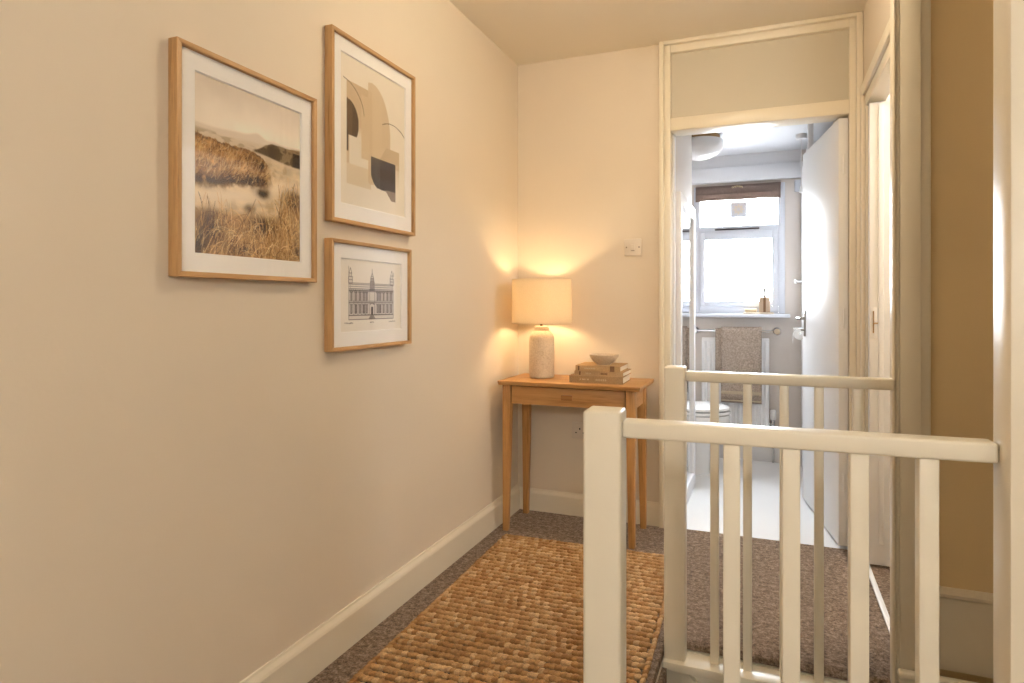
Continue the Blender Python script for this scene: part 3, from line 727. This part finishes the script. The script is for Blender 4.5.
def paint_moor(w=250, h=295):
    rng = np.random.RandomState(11)
    V, U = np.meshgrid(np.linspace(0, 1, h), np.linspace(0, 1, w), indexing='ij')
    n1 = vnoise(h, w, 4, rng); n2 = vnoise(h, w, 12, rng); n3 = vnoise(h, w, 40, rng, 3); n4 = vnoise(h, w, 30, rng, 3, .25)
    C = np.zeros((h, w, 3))
    def mix(m, col): C[:] = C*(1-np.clip(m, 0, 1)[..., None]) + np.array(col)*np.clip(m, 0, 1)[..., None]
    def add(m, k=(1, .85, .62)): C[:] = C + m[..., None]*np.array(k)
    sky = sstep(0, .25, V); C[:] = np.array((216, 204, 190))*(1-sky[..., None]) + np.array((232, 221, 206))*sky[..., None]
    add((n1-.5)*22, (1, 1, 1))
    far = .262 - .02*U + .006*np.sin(U*11) - .028*np.exp(-((U-.55)/.07)**2) - .012*np.exp(-((U-.72)/.06)**2)
    mix(sstep(far, far+.02, V)*.55, (196, 182, 166))
    mid = .285 + .012*np.sin(U*5+1); mix(sstep(mid, mid+.03, V)*.7, (204, 186, 160))
    mix(sstep(.29, .31, V)*sstep(.52, .62, n4)*(V < .36)*.55, (160, 138, 106))
    field = sstep(.34, .42, V); mix(field*.9, (216, 195, 160)); add((n4-.5)*70*field); mix(field*sstep(.55, .7, n2)*.35, (170, 134, 88))
    # wood on the right
    tt = .338 - .075*sstep(.46, .72, U) + .018*(n2-.5) - .01*sstep(.85, 1, U); tb_ = .342 + .03*sstep(.5, .95, U)
    m = sstep(tt, tt+.01, V)*(1-sstep(tb_-.006, tb_+.01, V))*sstep(.48, .54, U)
    mix(m, (150, 128, 94)); mix(m*sstep(.48, .56, n2)*.8, (92, 72, 48)); mix(m*sstep(.905, .93, U)*(V > .285), (64, 46, 32)); mix(m*np.exp(-((U-.70)/.045)**2)*.7, (78, 58, 38))
    # heather mound on the left
    top = .332 + .035*U + .06*sstep(.5, .70, U)**2 + .022*(n3-.5) + .02*(n2-.5); bot = .615 - .07*sstep(0, .5, U) + .05*(n2-.5) + .03*(n3-.5)
    m = sstep(top, top+.012, V)*(1-sstep(bot-.02, bot+.03, V))*(1-sstep(.56, .74, U+.16*(n2-.5)+.10*(n3-.5)))
    mix(m, (170, 124, 70)); add(m*(n3-.5)*70); add(m*(n2-.5)*90); add(m*(n4-.5)*70)
    mix(m*sstep(top+.03, top+.005, V)*sstep(.48, .6, n3)*.8, (84, 58, 34))
    dk = m*sstep(-.085, -.02, V-bot)*sstep(.36, .52, n2+.12*(1-U)); mix(dk*.9, (56, 33, 14))
    mix(m*np.exp(-((U-.60)/.05)**2-((V-.425)/.03)**2)*.95, (62, 38, 18)); mix(m*np.exp(-((U-.55)/.1)**2-((V-.53)/.03)**2)*.85, (66, 40, 20))
    # pale sandy path
    pc_ = .665 - .05*sstep(.1, .6, U) - .10*sstep(.6, .82, U); mix(np.exp(-((V-pc_)/.045)**2)*.95, (230, 212, 186))
    mix(np.exp(-((U-.76)/.08)**2-((V-.535)/.05)**2)*.85, (236, 220, 196))
    # foreground grass
    g = sstep(.70, .79, V + .13*sstep(.74, .9, U)*1.4 + .06*(n1-.5)); mix(g, (172, 132, 82)); add(g*(n2-.5)*70)
    for (u, v, a, b, k) in ((.14, .85, .10, .09, 1.), (.60, .80, .11, .05, .9), (.92, .60, .09, .055, 1.), (.03, .95, .08, .07, .9), (.40, .955, .13, .035, .7), (.60, .59, .06, .03, 1.), (.48, .70, .05, .025, .7), (.97, .93, .06, .05, .6)):
        mix(np.exp(-((U-u)/a)**2-((V-v)/b)**2)*k*(.55+.8*n3), (50, 30, 13))
    pal = [(224, 188, 130), (200, 156, 96), (150, 106, 56), (238, 210, 160), (104, 68, 32), (210, 166, 104)]
    def blade(u, v, L, a, cur, col, al):
        for s in np.linspace(0, 1, int(L*h*1.5)+3):
            an = a + cur*s; ix, iy = int((u + L*s*math.sin(an)*.95)*w), int((v - L*s*math.cos(an))*h)
            if 0 <= ix < w and 0 <= iy < h: C[iy, ix] = C[iy, ix]*(1-al) + col*al
    for i in range(620):
        u, v = rng.rand()*1.05, .80 + .28*rng.rand()
        if rng.rand() < .25: u = .76 + .26*rng.rand(); v = .60 + .3*rng.rand()
        lean = .35 if u < .5 else -.05
        blade(u, v, rng.uniform(.07, .20), rng.normal(lean, .35), rng.normal(.2, .7), np.array(pal[rng.randint(6)])*rng.uniform(.85, 1.08), rng.uniform(.4, .9))
    for i in range(520):
        u, v = rng.rand()*.64, .37 + .2*rng.rand()
        if v > .6-.09*u or v < .365+.06*u: continue
        blade(u, v, rng.uniform(.02, .055), rng.normal(.6, .4), 0, np.array(pal[rng.randint(6)])*.9, .5)
    C = (C-165)*1.25+170; g_ = C.mean(2, keepdims=True); return np.clip(C*.72 + g_*.28 + np.array((3, 0, -3)), 8, 250)

def paint_abstract(w=170, h=210):
    rng = np.random.RandomState(5)
    V, U = np.meshgrid(np.linspace(0, 1, h), np.linspace(0, 1, w), indexing='ij')
    n = vnoise(h, w, 5, rng); C = np.ones((h, w, 3))*np.array((240, 230, 214)) + ((n-.5)*10)[..., None]
    def put(m, col, al=1.0):
        m = (m*al)[..., None] if m.dtype != bool else (m.astype(float)*al)[..., None]; C[:] = C*(1-m) + np.array(col)*m
    bx_ = lambda a, b, c, d: (U > a) & (U < b) & (V > c) & (V < d)
    put(bx_(.09, .48, .165, .80), (212, 190, 160)); put(bx_(.09, .45, .165, .80)*sstep(.7, .2, V), (198, 172, 138), .5)
    put(bx_(.13, .42, .45, .75)*sstep(.42, .55, V), (238, 230, 216), .85)
    put(bx_(.09, .44, .72, .86), (226, 210, 184))
    big = (((U-.46)/.29)**2 + ((V-.46)/.36)**2 < 1) & (U > .40) | bx_(.3, .5, .22, .66); put(big, (214, 192, 160), .9)
    put((((U-.46)/.29)**2 + ((V-.46)/.36)**2 < 1) & (U > .46) & (U < .62), (222, 202, 172), .5)
    put(bx_(.52, .90, .52, .66) & (U+V > 1.2), (204, 182, 150)); put(bx_(.62, .9, .62, .80)*sstep(.85, .6, V), (212, 192, 164), .7)
    el = (((U-.09)/.17)**2 + ((V-.44)/.155)**2 < 1) & (U > .09) & (V < .53); put(el, (88, 68, 48)); put(el & (U < .17)*True, (120, 94, 64), .55)
    put(bx_(.09, .115, .5, .64), (84, 64, 48))
    dk = bx_(.44, .84, .62, .86) & ~((U < .62) & (((U-.64)/.21)**2 + ((V-.70)/.155)**2 > 1) & (V > .70)) & (V < .83+.05*(U-.44)); put(dk, (78, 66, 58)); put(dk & (U < .58), (102, 92, 84), .7)
    put(bx_(.66, .84, .83, .90) & (U-.66 > (V-.83)*1.5), (150, 132, 116))
    for (cx, cy, rx, ry, t0, t1) in ((.02, .38, .32, .22, -85, -5), (.78, .50, .28, .17, -125, -35)):
        for t in np.radians(np.linspace(t0, t1, 260)):
            ix, iy = int((cx+rx*math.cos(t))*w), int((cy+ry*math.sin(t))*h)
            if 0 <= ix < w and 0 <= iy < h: C[iy, ix] = (104, 84, 62)
    return C

def paint_building(w=250, h=165):
    rng = np.random.RandomState(9); C = np.ones((h, w, 3))*np.array((243, 236, 226)); I = np.zeros((h, w))
    def line(x0, y0, x1, y1, a=.8):
        n = int(max(abs(x1-x0)*w, abs(y1-y0)*h))*2+2
        for s in np.linspace(0, 1, n):
            ix, iy = int((x0+(x1-x0)*s)*w), int((y0+(y1-y0)*s)*h)
            if 0 <= ix < w and 0 <= iy < h: I[iy, ix] = max(I[iy, ix], a)
    def rect(x0, y0, x1, y1, a=.6, fill=0):
        if fill: I[int(y0*h):int(y1*h)+1, int(x0*w):int(x1*w)+1] = np.maximum(I[int(y0*h):int(y1*h)+1, int(x0*w):int(x1*w)+1], fill)
        for q in ((x0, y0, x1, y0), (x0, y1, x1, y1), (x0, y0, x0, y1), (x1, y0, x1, y1)): line(*q, a)
    L, R = .13, .86
    rect(L, .42, R, .83, .7, .10); rect(L, .775, R, .83, .6, .0)
    for y, a in ((.325, .5), (.345, .6), (.375, .5), (.40, .7), (.425, .8), (.44, .5), (.575, .6), (.59, .75), (.60, .4), (.765, .85), (.775, .6)): line(L, y, R, y, a)
    rect(L+.02, .325, R-.02, .40, .5, .08)
    xs = [.17, .235, .30, .36, .405, .585, .63, .69, .755, .82]
    for i, x in enumerate(xs):
        rect(x-.013, .455, x+.013, .56, .7, .5); line(x-.02, .45, x+.02, .45, .8); line(x, .43, x-.02, .45, .7); line(x, .43, x+.02, .45, .7)
        rect(x-.013, .63, x+.013, .745, .8, .62 if i in (1, 3, 6) else .45); line(x-.02, .62, x+.02, .62, .7)
        for dx in (-.026, .026): line(x+dx, .60, x+dx, .76, .45); line(x+dx, .44, x+dx, .575, .4)
    for k in range(22): line(L+(R-L)*k/21, .40, L+(R-L)*k/21, .425, .5)
    for k in range(12): line(.2+.02*k, .575, .2+.02*k, .60, .6)
    # central gable and spire
    rect(.455, .42, .535, .60, .6, .12); rect(.462, .295, .528, .42, .8, .45); line(.45, .42, .54, .42, .9); line(.455, .41, .535, .41, .9); rect(.47, .245, .52, .295, .8, .35)
    line(.47, .245, .495, .17, .8); line(.52, .245, .495, .17, .8); line(.495, .17, .495, .12, .9); line(.478, .22, .512, .22, .7)
    rect(.455, .60, .535, .77, .6, .12); rect(.483, .66, .507, .765, .9, .9); line(.46, .62, .495, .60, .8); line(.53, .62, .495, .60, .8)
    for k in range(5): line(.475-.008*k, .775+.012*k, .515+.008*k, .775+.012*k, .7)
    # end pavilions
    for x in (.155, .835):
        rect(x-.03, .24, x+.03, .33, .6, .12); rect(x-.02, .19, x+.02, .24, .6, .12); line(x-.02, .19, x, .12, .6); line(x+.02, .19, x, .12, .6); line(x-.03, .28, x+.03, .28, .6)
    line(.13, .10, .13, .45, .6); line(.865, .14, .865, .2, .5); line(.80, .22, .80, .33, .5)
    rect(.79, .46, .85, .56, .4)
    # faint handwriting below
    for x0, x1 in ((.07, .2), (.46, .53), (.78, .90)):
        for k in range(int((x1-x0)*110)):
            x = x0+k/110; line(x, .875+rng.uniform(-.006, .006), x+.006, .875+rng.uniform(-.006, .006), rng.uniform(.25, .6))
    I = np.maximum(I, .55*np.maximum(np.roll(I, 1, 1), np.roll(I, 1, 0))); I = I*(.9+.35*rng.rand(h, w)); I = np.clip(I, 0, 1)[..., None]
    return C*(1-I) + np.array((52, 38, 38))*I

def print_mesh(name, img, y0, y1, z0, z1, x, parent):
    h, w, _ = img.shape
    Y, Z = np.meshgrid(np.linspace(y0, y1, w), np.linspace(z1, z0, h)); V = np.stack([np.full(Y.size, x), Y.ravel(), Z.ravel()], 1)
    i = np.arange(h-1)[:, None]*w + np.arange(w-1)[None, :]; i = i.ravel()
    F = np.stack([i, i+w, i+w+1, i+1], 1)
    me = bpy.data.meshes.new(name); me.from_pydata(V.tolist(), [], F.tolist())
    at = me.color_attributes.new('Col', 'FLOAT_COLOR', 'POINT')
    rgba = np.concatenate([srgb2lin(img).reshape(-1, 3), np.ones((h*w, 1))], 1).astype(np.float32); at.data.foreach_set('color', rgba.ravel())
    me.materials.append(M['print']); o = bpy.data.objects.new(name, me); COL.objects.link(o); o.parent = parent; return o

def picture(label, y0, y1, z0, z1, ay0, ay1, az0, az1, img, fw=.0125):
    p = empty('framed_picture', (LX, (y0+y1)/2, z0)); tag(p, label, 'picture', 'framed pictures on the long wall')
    cy = (y0+y1)/2; a, b, c, d = y0-cy, y1-cy, 0, z1-z0
    D = .03
    def bar(pts, m):
        bm = bmesh.new(); prism(bm, [(0.001, *q) for q in pts], [(D, *q) for q in pts]); mk('frame_bar', bm, M[m], p, .0012)
    bar([(a, c), (a+fw, c+fw), (a+fw, d-fw), (a, d)], 'framez'); bar([(b, c), (b, d), (b-fw, d-fw), (b-fw, c+fw)], 'framez')
    bar([(a, c), (b, c), (b-fw, c+fw), (a+fw, c+fw)], 'framey'); bar([(a, d), (a+fw, d-fw), (b-fw, d-fw), (b, d)], 'framey')
    A, B, Cc, Dd = ay0-cy, ay1-cy, az0-z0, az1-z0; o = a+fw; e = b-fw; l = c+fw; t = d-fw; x0, x1, cut = .014, .0185, .003
    # mount board: one ring with a bevelled window
    bm = bmesh.new()
    outer = [(x1, o, l), (x1, e, l), (x1, e, t), (x1, o, t)]; inner = [(x1, A-cut, Cc-cut), (x1, B+cut, Cc-cut), (x1, B+cut, Dd+cut), (x1, A-cut, Dd+cut)]; deep = [(x0, A, Cc), (x0, B, Cc), (x0, B, Dd), (x0, A, Dd)]
    R = [[bm.verts.new(q) for q in r] for r in (outer, inner, deep)]
    for i in range(2):
        for k in range(4): bm.faces.new((R[i][k], R[i][(k+1) % 4], R[i+1][(k+1) % 4], R[i+1][k]))
    mk('mount', bm, M['mat'], p)
    print_mesh('print', img, A-.002, B+.002, Cc-.002, Dd+.002, x0-.0005, p)
    bx('backing', (.001, .012, o, e, l, t), M['mat'], p)
    bx('glazing', (.0215, .0232, o, e, l, t), M['pglass'], p)
    return p
picture('oak-framed photograph of a path through golden moorland grass, largest and leftmost picture', 1.061, 1.544, 1.173, 1.717, 1.1220, 1.4870, 1.2320, 1.6595, paint_moor())
picture('oak-framed abstract print of beige and dark brown shapes, the tall upper right picture', 1.614, 2.112, 1.367, 1.969, 1.6750, 2.0580, 1.4330, 1.9100, paint_abstract(), .012)
picture('small oak-framed ink drawing of an ornate building, the lower right picture', 1.612, 2.084, .962, 1.3135, 1.6750, 2.0290, 1.0210, 1.2540, paint_building(), .012)
